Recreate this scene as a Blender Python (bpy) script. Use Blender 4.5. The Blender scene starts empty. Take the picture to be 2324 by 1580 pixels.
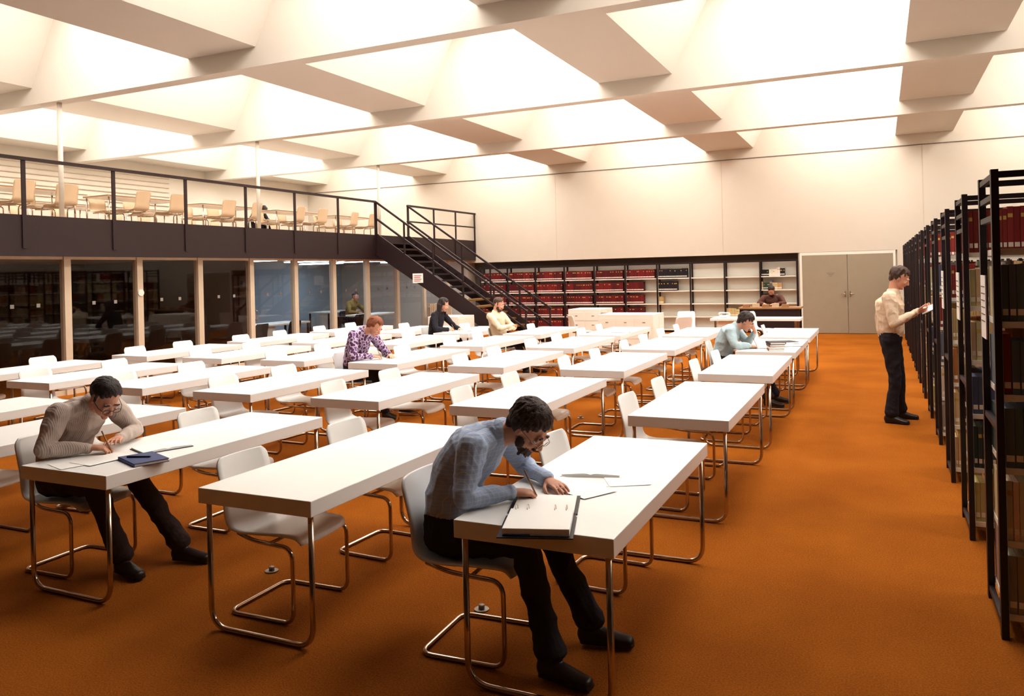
import bpy, bmesh, math, random
from mathutils import Vector, Matrix, noise
from mathutils.bvhtree import BVHTree
random.seed(7)
scene = bpy.context.scene
scene.view_settings.view_transform = 'Standard'
scene.view_settings.exposure = .76
scene.view_settings.gamma = .85
COL = scene.collection

# ------------------------------------------------------------------ materials
def lin(c):
    return tuple((x/12.92 if x <= .04045 else ((x+.055)/1.055)**2.4) for x in [v/255 for v in c])

def mat(name, rgb, rough=.6, metal=0., var=0., vscale=8., bump=0., bscale=60., spec=.5, emit=0.):
    m = bpy.data.materials.new(name); m.use_nodes = True
    nt = m.node_tree; b = nt.nodes['Principled BSDF']
    c = lin(rgb)
    b.inputs['Base Color'].default_value = (*c, 1)
    b.inputs['Roughness'].default_value = rough
    b.inputs['Metallic'].default_value = metal
    b.inputs['Specular IOR Level'].default_value = spec
    tc = nt.nodes.new('ShaderNodeTexCoord')
    if var:
        n = nt.nodes.new('ShaderNodeTexNoise'); n.inputs['Scale'].default_value = vscale
        n.inputs['Detail'].default_value = 6
        nt.links.new(tc.outputs['Object'], n.inputs['Vector'])
        mx = nt.nodes.new('ShaderNodeMix'); mx.data_type = 'RGBA'
        mx.inputs[6].default_value = (*[v*(1-var) for v in c], 1)
        mx.inputs[7].default_value = (*[min(1, v*(1+var)) for v in c], 1)
        nt.links.new(n.outputs['Fac'], mx.inputs[0])
        nt.links.new(mx.outputs[2], b.inputs['Base Color'])
    if bump:
        n2 = nt.nodes.new('ShaderNodeTexNoise'); n2.inputs['Scale'].default_value = bscale
        n2.inputs['Detail'].default_value = 4
        nt.links.new(tc.outputs['Object'], n2.inputs['Vector'])
        bp = nt.nodes.new('ShaderNodeBump'); bp.inputs['Strength'].default_value = bump
        bp.inputs['Distance'].default_value = .01
        nt.links.new(n2.outputs['Fac'], bp.inputs['Height'])
        nt.links.new(bp.outputs['Normal'], b.inputs['Normal'])
    return m

def emis(name, rgb, s):
    m = bpy.data.materials.new(name); m.use_nodes = True
    nt = m.node_tree; nt.nodes.remove(nt.nodes['Principled BSDF'])
    e = nt.nodes.new('ShaderNodeEmission'); e.inputs[0].default_value = (*rgb, 1); e.inputs[1].default_value = s
    nt.links.new(e.outputs[0], nt.nodes['Material Output'].inputs[0])
    return m

def glassmat(name, tint=(.93, .93, .93)):
    m = bpy.data.materials.new(name); m.use_nodes = True
    nt = m.node_tree; nt.nodes.remove(nt.nodes['Principled BSDF'])
    t = nt.nodes.new('ShaderNodeBsdfTransparent'); t.inputs[0].default_value = (*tint, 1)
    g = nt.nodes.new('ShaderNodeBsdfGlossy'); g.inputs['Roughness'].default_value = .02
    g.inputs['Color'].default_value = (.85, .85, .85, 1)
    mx = nt.nodes.new('ShaderNodeMixShader')
    lw = nt.nodes.new('ShaderNodeLayerWeight'); lw.inputs[0].default_value = .5
    pw = nt.nodes.new('ShaderNodeMath'); pw.operation = 'POWER'; pw.inputs[1].default_value = 4
    ma = nt.nodes.new('ShaderNodeMath'); ma.operation = 'MULTIPLY_ADD'; ma.inputs[1].default_value = .5; ma.inputs[2].default_value = .035
    nt.links.new(lw.outputs['Facing'], pw.inputs[0]); nt.links.new(pw.outputs[0], ma.inputs[0]); nt.links.new(ma.outputs[0], mx.inputs[0])
    nt.links.new(t.outputs[0], mx.inputs[1]); nt.links.new(g.outputs[0], mx.inputs[2])
    nt.links.new(mx.outputs[0], nt.nodes['Material Output'].inputs[0])
    return m

def attrmat(name, rough=.6):
    m = bpy.data.materials.new(name); m.use_nodes = True
    nt = m.node_tree; b = nt.nodes['Principled BSDF']
    a = nt.nodes.new('ShaderNodeAttribute'); a.attribute_name = 'Col'
    nt.links.new(a.outputs['Color'], b.inputs['Base Color'])
    b.inputs['Roughness'].default_value = rough
    return m

def carpet():
    m = mat('orange_carpet', (170, 94, 20), .95, spec=.05)
    nt = m.node_tree; b = nt.nodes['Principled BSDF']
    tc = nt.nodes.new('ShaderNodeTexCoord')
    n1 = nt.nodes.new('ShaderNodeTexNoise'); n1.inputs['Scale'].default_value = 110; n1.inputs['Detail'].default_value = 4
    n2 = nt.nodes.new('ShaderNodeTexNoise'); n2.inputs['Scale'].default_value = 1.2; n2.inputs['Detail'].default_value = 5
    ad = nt.nodes.new('ShaderNodeMath'); ad.operation = 'MULTIPLY_ADD'
    ad.inputs[1].default_value = .65
    ml = nt.nodes.new('ShaderNodeMath'); ml.operation = 'MULTIPLY'; ml.inputs[1].default_value = .35
    for n in (n1, n2): nt.links.new(tc.outputs['Object'], n.inputs['Vector'])
    nt.links.new(n2.outputs['Fac'], ml.inputs[0])
    nt.links.new(n1.outputs['Fac'], ad.inputs[0]); nt.links.new(ml.outputs[0], ad.inputs[2])
    cr = nt.nodes.new('ShaderNodeValToRGB')
    cr.color_ramp.elements[0].position = .3; cr.color_ramp.elements[0].color = (*lin((128, 70, 20)), 1)
    cr.color_ramp.elements[1].position = .7; cr.color_ramp.elements[1].color = (*lin((174, 107, 36)), 1)
    nt.links.new(ad.outputs[0], cr.inputs[0]); nt.links.new(cr.outputs[0], b.inputs['Base Color'])
    bp = nt.nodes.new('ShaderNodeBump'); bp.inputs['Strength'].default_value = .5; bp.inputs['Distance'].default_value = .01
    nt.links.new(n1.outputs['Fac'], bp.inputs['Height']); nt.links.new(bp.outputs['Normal'], b.inputs['Normal'])
    return m

M_white = mat('white_plaster', (214, 204, 190), .9, var=.02, vscale=3, bump=.08, bscale=90)
M_ceil = mat('ceiling_paint', (218, 210, 199), .9, var=.015, vscale=3)
M_backw = mat('bounce_dimming_brown', (90, 72, 60), .8, var=.05, vscale=3)  # unseen back wall made dark brown to dim light bounced onto the foreground
M_carpet = carpet()
M_deck = mat('beige_carpet', (166, 148, 132), .95, var=.08, vscale=40, bump=.2)
M_black = mat('dark_brown_steel', (46, 28, 28), .5, var=.15, vscale=5)
M_rack = mat('black_rack_steel', (38, 24, 26), .45, var=.15, vscale=5)
M_table = mat('white_laminate', (244, 243, 240), .28, var=.01, vscale=4)
M_chrome = mat('chrome_tube', (190, 172, 155), .16, 1.)
M_chair = mat('white_chair_shell', (234, 232, 228), .3, var=.01)
M_cream = mat('cream_chair_shell', (206, 180, 150), .4, var=.03)
M_wood = mat('wood_edge', (160, 122, 86), .5, var=.15, vscale=20)
M_post = mat('beige_frame_paint', (205, 188, 166), .6, var=.04)
M_door = mat('greige_door_paint', (162, 150, 130), .6, var=.04, vscale=6)
M_niche = mat('niche_brown', (120, 108, 100), .8, var=.06)
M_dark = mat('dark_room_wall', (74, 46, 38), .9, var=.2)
M_blue = mat('office_wall_paint', (184, 196, 204), .8, var=.03)
M_glass = glassmat('window_glass')
M_books = attrmat('book_cloth', .6)
M_shelfw = mat('shelf_white', (232, 228, 218), .5, var=.02)
M_tread = mat('stair_tread', (120, 84, 36), .6, var=.2, vscale=20)
M_paper = mat('paper', (252, 250, 245), .45, var=.01)
M_stick = mat('sticker_grey', (150, 144, 136), .8, var=.02)
M_zinc = mat('zinc', (150, 140, 128), .5, .6)
M_lead = mat('dark_binder_cover', (28, 26, 34), .4, var=.1)
M_sky = emis('skylight_diffuser', (1, .985, .955), 5.5)
M_sky0 = emis('skylight_diffuser_dim', (1, .975, .94), 5.0)
M_tubel = emis('fluorescent_lamp', (.6, .8, 1), 13)

# ------------------------------------------------------------------ mesh builder
def fillet(pts, r, n=6):
    pts = [Vector(p) for p in pts]; out = [pts[0]]
    for i in range(1, len(pts)-1):
        a, b, c = pts[i-1], pts[i], pts[i+1]
        d1 = (a-b); d2 = (c-b)
        rr = min(r, d1.length*.49, d2.length*.49)
        p = b+d1.normalized()*rr; q = b+d2.normalized()*rr
        for k in range(n+1):
            t = k/n
            out.append(p*(1-t)**2+b*2*t*(1-t)+q*t*t)
    out.append(pts[-1]); return out

class MB:
    def __init__(s): s.v = []; s.f = []; s.m = []; s.s = []; s.c = []
    def add(s, vs, fs, m=0, sm=False, col=(1, 1, 1)):
        o = len(s.v); s.v += [tuple(v) for v in vs]
        for f in fs:
            s.f.append([i+o for i in f]); s.m.append(m); s.s.append(sm); s.c.append(col)
    def box(s, x0, x1, y0, y1, z0, z1, m=0, col=(1, 1, 1), R=None):
        vs = [(x, y, z) for x in (x0, x1) for y in (y0, y1) for z in (z0, z1)]
        if R is not None: vs = [R @ Vector(v) for v in vs]
        s.add(vs, [(0, 1, 3, 2), (4, 6, 7, 5), (0, 4, 5, 1), (2, 3, 7, 6), (0, 2, 6, 4), (1, 5, 7, 3)], m, False, col)
    def bbox(s, x0, x1, y0, y1, z0, z1, m=0, b=.004, R=None):
        bm = bmesh.new(); bmesh.ops.create_cube(bm, size=1)
        for v in bm.verts:
            v.co = Vector(((x0+x1)/2+v.co.x*(x1-x0), (y0+y1)/2+v.co.y*(y1-y0), (z0+z1)/2+v.co.z*(z1-z0)))
        bmesh.ops.bevel(bm, geom=bm.edges[:], offset=b, segments=2, affect='EDGES', profile=.5)
        bm.verts.ensure_lookup_table()
        vs = [v.co.copy() for v in bm.verts]
        if R is not None: vs = [R @ v for v in vs]
        s.add(vs, [[v.index for v in f.verts] for f in bm.faces], m)
        bm.free()
    def prism(s, poly, y0, y1, m=0):   # poly in xz
        n = len(poly)
        vs = [(p[0], y0, p[1]) for p in poly]+[(p[0], y1, p[1]) for p in poly]
        fs = [list(range(n)), list(range(2*n-1, n-1, -1))]+[(i, i+n, (i+1) % n+n, (i+1) % n) for i in range(n)]
        s.add(vs, fs, m)
    def tube(s, pts, r, m=0, seg=10, closed=False):
        pts = [Vector(p) for p in pts]; n = len(pts); vs = []; up = None
        for i, p in enumerate(pts):
            if closed: t = pts[(i+1) % n]-pts[i-1]
            else: t = pts[min(i+1, n-1)]-pts[max(i-1, 0)]
            t.normalize()
            if up is None:
                up = t.orthogonal().normalized()
            else:
                up = (up-t*up.dot(t)).normalized()
            w = t.cross(up)
            for k in range(seg):
                a = 2*math.pi*k/seg
                vs.append(p+up*math.cos(a)*r+w*math.sin(a)*r)
        fs = []
        for i in range(n if closed else n-1):
            for k in range(seg):
                j = (i+1) % n
                fs.append((i*seg+k, i*seg+(k+1) % seg, j*seg+(k+1) % seg, j*seg+k))
        if not closed: fs += [list(range(seg))[::-1], [(n-1)*seg+k for k in range(seg)]]
        s.add(vs, fs, m, True)
    def bar(s, a, b, w, h, m=0):
        a = Vector(a); b = Vector(b); t = (b-a).normalized()
        side = t.cross(Vector((0, 0, 1)))
        if side.length < 1e-3: side = Vector((0, 1, 0))
        side.normalize(); up = side.cross(t)
        vs = [p+side*sx*w/2+up*sz*h/2 for p in (a, b) for sx in (-1, 1) for sz in (-1, 1)]
        s.add(vs, [(0, 1, 3, 2), (4, 6, 7, 5), (0, 4, 5, 1), (2, 3, 7, 6), (0, 2, 6, 4), (1, 5, 7, 3)], m)
    def disc(s, c, r, h, m=0, seg=24, axis='z'):
        vs = []
        for k in range(seg):
            a = 2*math.pi*k/seg; x, y = math.cos(a)*r, math.sin(a)*r
            for q in (-h/2, h/2):
                vs.append(Vector(c)+(Vector((x, y, q)) if axis == 'z' else Vector((q, x, y))))
        fs = [(2*k, 2*((k+1) % seg), 2*((k+1) % seg)+1, 2*k+1) for k in range(seg)]
        fs += [[2*k for k in range(seg)][::-1], [2*k+1 for k in range(seg)]]
        s.add(vs, fs, m)
    def mesh(s, name, mats):
        me = bpy.data.meshes.new(name); me.from_pydata(s.v, [], s.f)
        for m in mats: me.materials.append(m)
        me.polygons.foreach_set('material_index', s.m); me.polygons.foreach_set('use_smooth', s.s)
        if any(c != (1, 1, 1) for c in s.c):
            ca = me.color_attributes.new('Col', 'FLOAT_COLOR', 'CORNER')
            data = []
            for p, c in zip(me.polygons, s.c):
                data += [c[0], c[1], c[2], 1.]*p.loop_total
            ca.data.foreach_set('color', data)
        bm = bmesh.new(); bm.from_mesh(me); bmesh.ops.recalc_face_normals(bm, faces=bm.faces[:]); bm.to_mesh(me); bm.free()
        me.update(); return me
    def obj(s, name, mats, loc=(0, 0, 0), yaw=0, parent=None):
        return place(name, s.mesh(name, mats), loc, yaw, parent)

def place(name, me, loc=(0, 0, 0), yaw=0, parent=None):
    o = bpy.data.objects.new(name, me); COL.objects.link(o)
    o.location = loc; o.rotation_euler = (0, 0, yaw)
    if parent: o.parent = parent
    return o

def simple_box(name, b, m, parent=None):
    k = MB(); k.box(*b); return k.obj(name, [m], parent=parent)

# ------------------------------------------------------------------ room shell
XL, XR, YB, YF = -18.5, 6.5, -3.0, 22.6
ZB, ZP, ZT = 4.82, 5.1, 6.5
simple_box('floor', (XL, XR, YB, 23.2, -.1, 0), M_carpet)
simple_box('wall_left', (XL-.2, XL, YB, 23.2, 0, 6.7), M_white)
simple_box('wall_right', (XR, XR+.2, YB, 23.2, 0, 6.7), M_white)
simple_box('wall_back', (XL, XR, YB-.2, YB, 0, 6.7), M_backw)
k = MB()
k.box(XL, XR, YF, YF+.6, 2.17, 6.7)
k.box(.38, XR, YF, YF+.6, 0, 2.17)
k.box(XL, -12.1, YF, YF+.6, 0, 2.17)
k.box(-12.1, -2.03, YF+.5, YF+.6, 0, 2.17, 1)
k.box(-2.03, .38, YF+.06, YF+.6, 0, 2.17)
k.obj('wall_front', [M_white, M_niche])
k = MB()
k.box(XL, XR, YF-.012, YF, ZB-.012, ZB+.008)
k.obj('trim_1', [M_niche])
k = MB()
for x in (-4.0, 1.0, -9.0): k.box(x, x+.008, YF-.004, YF, 2.2, ZB)
k.obj('trim_2', [M_post])
# ceiling: deep beams, flat strips and sloped reflectors rising to a glazed strip in every coffer
BAYS = ((4.3, 8.66), (8.9, 13.26), (13.5, 17.86), (18.1, YF))
PX = [(-18.5, -17.62), (-14.1, -12.8), (-9.24, -7.95), (-4.42, -3.12), (.4, 1.7), (5.2, 6.5)]
GW = 2.3
k = MB()
for yb in (4.3, 8.9, 13.5, 18.1): k.box(XL, XR, yb-.24, yb, ZB, ZT)
for a, b in PX: k.box(a, b, 4.3, YF, ZP, ZT)
for (a, b), (c, d) in zip(PX[:-1], PX[1:]):
    for y0, y1 in BAYS:
        k.prism([(b, ZP), (b, ZT), (b+.75, ZT)], y0, y1)
    k.box(b, c-GW, 4.3, YF, ZT-.02, ZT+.02)
k.box(XL, XR, YB, 4.06, ZB, ZT)
k.box(XL, XR, YB, 23.2, ZT+.03, ZT+.2)
k.obj('ceiling', [M_ceil])
for n, (y0, y1) in enumerate(BAYS):
    k = MB()
    for (a, b), (c, d) in zip(PX[:-1], PX[1:]):
        k.box(c-GW, c, y0, y1, ZT-.01, ZT+.02)
    k.obj('skylight', [M_sky0 if n == 0 else M_sky])

# doors
k = MB()
k.box(-1.97, .30, YF+.0, YF+.055, 2.09, 2.165, 1); k.box(-1.99, -1.93, YF-.01, YF+.055, 0, 2.165, 1); k.box(.28, .34, YF-.01, YF+.055, 0, 2.165, 1)
k.obj('trim_3', [M_post, M_shelfw])
for i, (a, b, h) in enumerate(((-1.93, -.815, -.87), (-.805, .28, -.75))):
    k = MB(); k.bbox(a, b, YF, YF+.05, .01, 2.09, 0, .004)
    k.box(h-.015, h+.015, YF-.012, YF, .98, 1.12, 1)
    k.tube(fillet([(h, YF, 1.05), (h, YF-.05, 1.05), (h+(.1 if i else -.1), YF-.05, 1.05)], .015), .009, 1)
    if i == 0:
        for q in range(3): k.box(-1.32+.03*q, -1.12-.03*q, YF-.003, YF, 1.60-.04*q, 1.61-.04*q, 2)
    k.obj('door_%d' % (i+1), [M_door, M_chrome, M_niche])

# ------------------------------------------------------------------ balcony
XBAL, ZD, ZBB = -11.8, 2.86, 2.27
k = MB()
k.box(XL, XBAL-.06, YB, YF, ZD-.08, ZD, 0); k.box(XL, XBAL-.06, YB, YF, ZBB, ZD-.08, 1)
k.box(XBAL-.06, XBAL, YB, YF, ZBB-.02, ZD+.02, 2)
k.obj('balcony', [M_deck, M_post, M_black])
k = MB()
ZR = 3.74
posts = [4.7, 6.25, 7.8, 9.36, 10.9, 12.45, 13.95, 15.5, 17.04, 18.62, 20.0, 21.3, 22.55]
for y in posts: k.box(XBAL, XBAL+.022, y-.032, y+.032, ZBB+.1, ZR, 0)
k.box(XBAL-.02, XBAL+.035, YB, 17.07, ZR-.03, ZR+.02, 0); k.box(XBAL-.02, XBAL+.035, 18.6, YF, ZR-.03, ZR+.02, 0)
k.box(XBAL, XBAL+.02, 18.6, YF, 3.28, 3.32, 0)
k.obj('balcony_railing', [M_black])
for y in (8.78, 13.38, 17.98):
    k = MB(); k.tube([(0, 0, 0), (0, 0, ZB-ZD)], .04, 0, 16); k.disc((0, 0, .01), .08, .02)
    k.obj('round_column', [M_white], (-12.3, y, ZD))
k = MB()
for i in range(9): k.box(XL, XL+.03, 2, 16.5, 3.7+i*.13, 3.72+i*.13, 0)
k.obj('trim_4', [M_post])

# stairs
k = MB()
SX0, SX1, SY0, SY1 = XBAL, -7.6, 17.06, 18.6
nr = 17; rise = ZD/nr; run = (SX1-SX0)/nr
for i in range(1, nr):
    x = SX0+run*(i-1); z = ZD-rise*i
    k.box(x, x+run+.04, SY0+.04, SY1-.04, z-.045, z, 1 if i > 9 else 0)
for y in (SY0, SY1-.04):
    k.prism([(SX0, ZD+.08), (SX1+.02, .12), (SX1+.02, 0), (SX1-.35, 0), (SX0, ZD-.5)], y, y+.04, 0)
for y in (SY0+.02, SY1-.02):
    sl = -(ZD)/(SX1-SX0)
    for t in (0, .2, .4, .6, .8, 1.0):
        x = SX0+.02+(SX1-SX0-.04)*t; z = ZD+sl*(x-SX0)
        k.box(x-.018, x+.018, y-.018, y+.018, max(0, z-.15), z+.88, 0)
    for h in (.88, .45):
        k.bar((SX0, y, ZD+h), (SX1+.02, y, h), .045, .045, 0)
k.obj('staircase', [M_black, M_tread])
k = MB(); k.box(0, .3, -.012, 0, 0, .24, 0)
for q in range(4): k.box(.04, .26-.03*(q % 2), -.015, -.012, .18-.045*q, .195-.045*q, 1)
k.obj('wall_notice', [M_paper, mat('red_print', (190, 60, 50), .6)], (-10.7, 17.05, 1.62))

# ------------------------------------------------------------------ glass facade and offices
XG = -12.1
ys = [8.67+1.395*i for i in range(-7, 10)]
k = MB()
for y in ys: k.box(XG-.06, XG+.06, y-.06, y+.06, 0, ZBB)
k.box(XG-.03, XG+.03, YB, YF, ZBB-.06, ZBB); k.box(XG-.03, XG+.03, YB, YF, 0, .08)
k.obj('facade_frame', [M_post])
k = MB(); k.disc((XG+.07, ys[8], 1.62), .06, .02, 0, axis='x'); k.obj('wall_thermostat', [M_shelfw])
kk = MB()
for i in range(len(ys)-1):
    w = MB(); w.box(XG-.004, XG+.004, ys[i]+.06, ys[i+1]-.06, .08, ZBB-.06); w.obj('window_%d' % (i+1), [M_glass])
    for f in (.36, .66):
        y = ys[i]+1.395*f
        kk.box(XG+.006, XG+.009, y-.03, y+.03, 1.45, 1.51, 0 if i < 10 else 1)
    if i in (10, 13):
        kk.tube(fillet([(XG+.01, ys[i]+.12, .95), (XG+.06, ys[i]+.12, .95), (XG+.06, ys[i]+.12, 1.15), (XG+.01, ys[i]+.12, 1.15)], .02), .01, 2)
kk.obj('glass_stickers', [M_stick, M_niche, M_chrome])
k = MB()
YP = ys[10]+.0
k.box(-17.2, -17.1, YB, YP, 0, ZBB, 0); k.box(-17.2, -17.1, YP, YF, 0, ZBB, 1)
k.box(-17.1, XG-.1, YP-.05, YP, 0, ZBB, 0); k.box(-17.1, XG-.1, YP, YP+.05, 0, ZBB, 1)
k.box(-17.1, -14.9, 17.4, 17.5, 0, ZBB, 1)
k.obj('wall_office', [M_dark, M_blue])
for x, y in ((-13.4, 14.2), (-13.4, 16.4), (-13.4, 18.6), (-13.4, 20.8), (-15.6, 15.2), (-15.6, 19.6)):
    k = MB(); k.box(-.75, .75, -.12, .12, -.04, 0, 0); k.box(-.77, .77, -.14, .14, -.02, 0, 1)
    k.obj('ceiling_lamp', [M_tubel, M_shelfw], (x, y, ZBB-.005))
def office_desk(loc):
    k = MB(); k.bbox(-.4, .4, -.8, .8, .70, .74, 0)
    for x in (-.36, .36):
        for y in (-.76, .76): k.box(x-.02, x+.02, y-.02, y+.02, 0, .70, 1)
    k.box(-.0, .3, -.75, -.35, .1, .69, 0); k.obj('office_desk', [M_shelfw, M_black], loc)
office_desk((-13.35, 15.0, 0)); office_desk((-13.35, 19.1, 0)); office_desk((-15.9, 20.6, 0))

# ------------------------------------------------------------------ furniture meshes
TW, TL, TH = .73, 1.88, .74
k = MB()
k.bbox(-TW/2, TW/2, -TL/2, TL/2, TH-.08, TH, 0, .004)
for y in (-TL/2+.04, TL/2-.04):
    a = TW/2-.035
    k.tube(fillet([(-a, y, TH-.08), (-a, y, .014), (a, y, .014), (a, y, TH-.08)], .11, 8), .014, 1)
ME_TABLE = k.mesh('library_table', [M_table, M_chrome])

def chair_mesh(name, shell):
    k = MB()
    prof = [(.295, .395, .185), (.285, .42, .20), (.25, .44, .205), (.13, .443, .21), (0, .436, .21), (-.11, .434, .208), (-.18, .45, .205), (-.222, .50, .20), (-.245, .60, .20), (-.27, .70, .20), (-.292, .785, .196), (-.302, .82, .165)]
    NU = 34; NV = 10
    def cr(t):
        x = t*(len(prof)-1); i = min(int(x), len(prof)-2); f = x-i
        g = lambda j: prof[max(0, min(len(prof)-1, j))]
        r = []
        for c in range(3):
            p0, p1, p2, p3 = g(i-1)[c], g(i)[c], g(i+1)[c], g(i+2)[c]
            r.append(.5*((2*p1)+(-p0+p2)*f+(2*p0-5*p1+4*p2-p3)*f*f+(-p0+3*p1-3*p2+p3)*f**3))
        return r
    grid = []
    for i in range(NU+1):
        t = i/NU; x, z, w = cr(t); bk = max(0, min(1, (t-.55)/.2))
        row = []
        for j in range(NV+1):
            s = -1+2*j/NV
            row.append(Vector((x+.03*bk*s*s, w*s, z+.012*(1-bk)*s*s)))
        grid.append(row)
    def nrm(i, j):
        a = grid[min(i+1, NU)][j]-grid[max(i-1, 0)][j]; b = grid[i][min(j+1, NV)]-grid[i][max(j-1, 0)]
        return a.cross(b).normalized()
    vs = [v for r in grid for v in r]+[grid[i][j]+nrm(i, j)*.011 for i in range(NU+1) for j in range(NV+1)]
    W = NV+1; O = (NU+1)*W; fs = []
    for i in range(NU):
        for j in range(NV):
            q = (i*W+j, i*W+j+1, (i+1)*W+j+1, (i+1)*W+j)
            fs.append(q); fs.append(tuple(x+O for x in q[::-1]))
    for i in range(NU):
        for j in (0, NV): fs.append((i*W+j, (i+1)*W+j, (i+1)*W+j+O, i*W+j+O))
    for j in range(NV):
        for i in (0, NU): fs.append((i*W+j, i*W+j+1, i*W+j+1+O, i*W+j+O))
    k.add(vs, fs, 0, True)
    y = .235; c = .012
    pth = fillet([(-.17, .15, .415), (-.02, y-.03, .405), (.27, y, .405), (.27, y, c), (-.17, y, c), (-.17, -y, c), (.27, -y, c), (.27, -y, .405), (-.02, -y+.03, .405), (-.17, -.15, .415)], .07, 6)
    k.tube(pth, .0115, 1)
    k.tube([(.1, -y+.01, .405), (.1, y-.01, .405)], .009, 1, 8)
    return k.mesh(name, [shell, M_chrome])
ME_CHAIR = chair_mesh('cantilever_chair', M_chair)
ME_CHAIRC = chair_mesh('cantilever_chair_cream', M_cream)
ME_CHAIRD = chair_mesh('cantilever_chair_dark', M_lead)
for x, y in ((-12.75, 13.6), (-12.75, 14.7), (-12.75, 16.3), (-12.8, 17.3)): place('office_chair', ME_CHAIRD, (x, y, 0), math.pi)

COLS = [-1.72, -3.23, -4.65, -6.08, -7.5, -8.92, -10.35]
ROWS = [3.02, 5.65, 8.12, 10.4, 12.6]
OCC = {(0, 0), (2, 0), (3, 2), (4, 4), (3, 4), (0, 3)}
for ci, x in enumerate(COLS):
    for ri, y in enumerate(ROWS):
        if ri == 0 and ci > 5: continue
        place('library_table', ME_TABLE, (x+TW/2, y+TL/2, 0))
        for n, yy in enumerate((.46, 1.46)):
            cx = x+.15; ro = random.uniform(-.06, .06)
            cyy = y+yy+random.uniform(-.04, .04); cx += random.uniform(-.03, .02)
            if n == 0 and (ci, ri) in OCC:
                cx = x-.15; cyy = y+.44; ro = .04
            place('cantilever_chair', ME_CHAIR, (cx, cyy, 0), ro)

for x, y in ((-1.99, 3.78), (-3.46, 3.8), (-3.4, 9.2)):
    k = MB(); k.disc((0, 0, .004), .04, .008, 0); k.tube([(0, 0, .008), (0, 0, .03)], .017, 0, 12); k.obj('floor_socket', [M_zinc], (x, y, 0))

# balcony tables
k = MB()
k.bbox(-.37, .37, -.9, .9, .70, .74, 0, .003); k.box(-.372, .372, -.902, .902, .705, .735, 1)
for x in (-.33, .33):
    for y in (-.85, .85): k.tube([(x, y, 0), (x, y, .70)], .016, 2)
ME_BT = k.mesh('reading_table', [M_table, M_wood, M_chrome])
for x in (-14.45, -16.95):
    for i in range(7):
        y = 4.6+2.45*i
        place('reading_table', ME_BT, (x, y, ZD))
        for yy in (-.45, .45):
            occ = x < -16 and i == 6 and yy < 0
            place('cantilever_chair', ME_CHAIRC, (x-.365-.15 if occ else x-.365+random.uniform(-.12, .08), y+yy, ZD), 0 if occ else random.uniform(-.15, .15))
        if x > -15:
            for yy in (-.4, .5): place('cantilever_chair', ME_CHAIRC, (x+.45+random.uniform(-.05, .15), y+yy, ZD), math.pi+random.uniform(-.2, .2))

# ------------------------------------------------------------------ bookcases
def L(c): return lin(c)
TONES = [L(c) for c in [(214, 190, 142), (190, 160, 114), (224, 212, 186), (140, 44, 38), (76, 88, 120), (88, 60, 46), (186, 116, 62), (160, 142, 122), (56, 76, 70), (230, 226, 212), (204, 180, 132), (214, 196, 160), (100, 112, 130), (206, 186, 150)]]
LABEL = L((238, 234, 222))
def books_on(k, x0, x1, yf, depth, z, hmax, tones, sgn=1, fill=.95, hvar=.08, tw=(.02, .045), lab=True):
    x = x0; cur = random.choice(tones); run_ = 0
    while x < x0+(x1-x0)*fill-.05:
        if run_ <= 0: cur = random.choice(tones); run_ = random.randint(1, 9); ch = hmax-random.uniform(0, hvar); cw = random.uniform(*tw)
        run_ -= 1
        w = cw*random.uniform(.9, 1.1); h = ch*random.uniform(.985, 1)
        d = random.uniform(0, .012)
        c = tuple(v*random.uniform(.85, 1.1) for v in cur)
        ya, yb = sorted((yf+sgn*d, yf+sgn*depth))
        k.box(x+.001, x+w-.001, ya, yb, z, z+h, 0, c)
        if lab:
            yl = yf+sgn*d-sgn*.001
            k.box(x+.004, x+w-.004, min(yl, yl+sgn*.001), max(yl, yl+sgn*.001), z+.03, z+.06, 0, LABEL)
            if random.random() < .4: k.box(x+.004, x+w-.004, min(yl, yl+sgn*.001), max(yl, yl+sgn*.001), z+h-.07, z+h-.045, 0, L((200, 170, 90)))
        x += w

NB = 4; BW = .98; DEP = .52; ZS = [.12, .47, .82, 1.17, 1.52, 1.87]
def rack_meshes():
    k = MB()
    for i in range(NB+1):
        x = i*BW
        for y in (0, DEP): k.box(x-.016, x+.016, y-.024, y+.024, 0, 2.25)
        for z in (.06, 1.0, 2.02, 2.12, 2.22): k.box(x-.012, x+.012, .018, DEP-.018, z-.014, z+.014)
    k.box(0, NB*BW, -.012, .012, 2.21, 2.24); k.box(0, NB*BW, DEP-.012, DEP+.012, 2.21, 2.24)
    for i in range(NB):
        for z in ZS:
            k.box(i*BW+.017, (i+1)*BW-.017, -.005, DEP/2-.01, z-.03, z, 1); k.box(i*BW+.017, (i+1)*BW-.017, DEP/2+.01, DEP+.005, z-.03, z, 1)
    return k.mesh('library_bookcase', [M_rack, M_shelfw])
ME_RACK = rack_meshes()
ME_RB = []
for v in range(3):
    k = MB()
    for i in range(NB):
        for z in ZS[:-1]+([ZS[-1]] if v == 1 else []):
            tn = random.sample(TONES, 4)
            for yf, sg in ((.0, 1), (DEP-.0, -1)):
                books_on(k, i*BW+.02, (i+1)*BW-.03, yf, .22, z, .30, tn, sg, random.uniform(.75, .98), .06)
    ME_RB.append(k.mesh('rows_of_books', [M_books]))
for i in range(12):
    y = 4.43+1.5*i
    place('library_bookcase', ME_RACK, (.50, y, 0)); place('rows_of_books', ME_RB[i % 3], (.50, y, 0))
k = MB(); k.box(-.006, 0, 0, .2, 0, .32, 0)
for q in range(6): k.box(-.008, -.006, .03, .17, .26-.035*q, .265-.035*q, 1)
for i in range(3): place('shelf_label_panel', k.mesh('shelf_label_panel', [M_paper, M_niche]), (.474, 4.59+1.5*i, 1.42))

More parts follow.
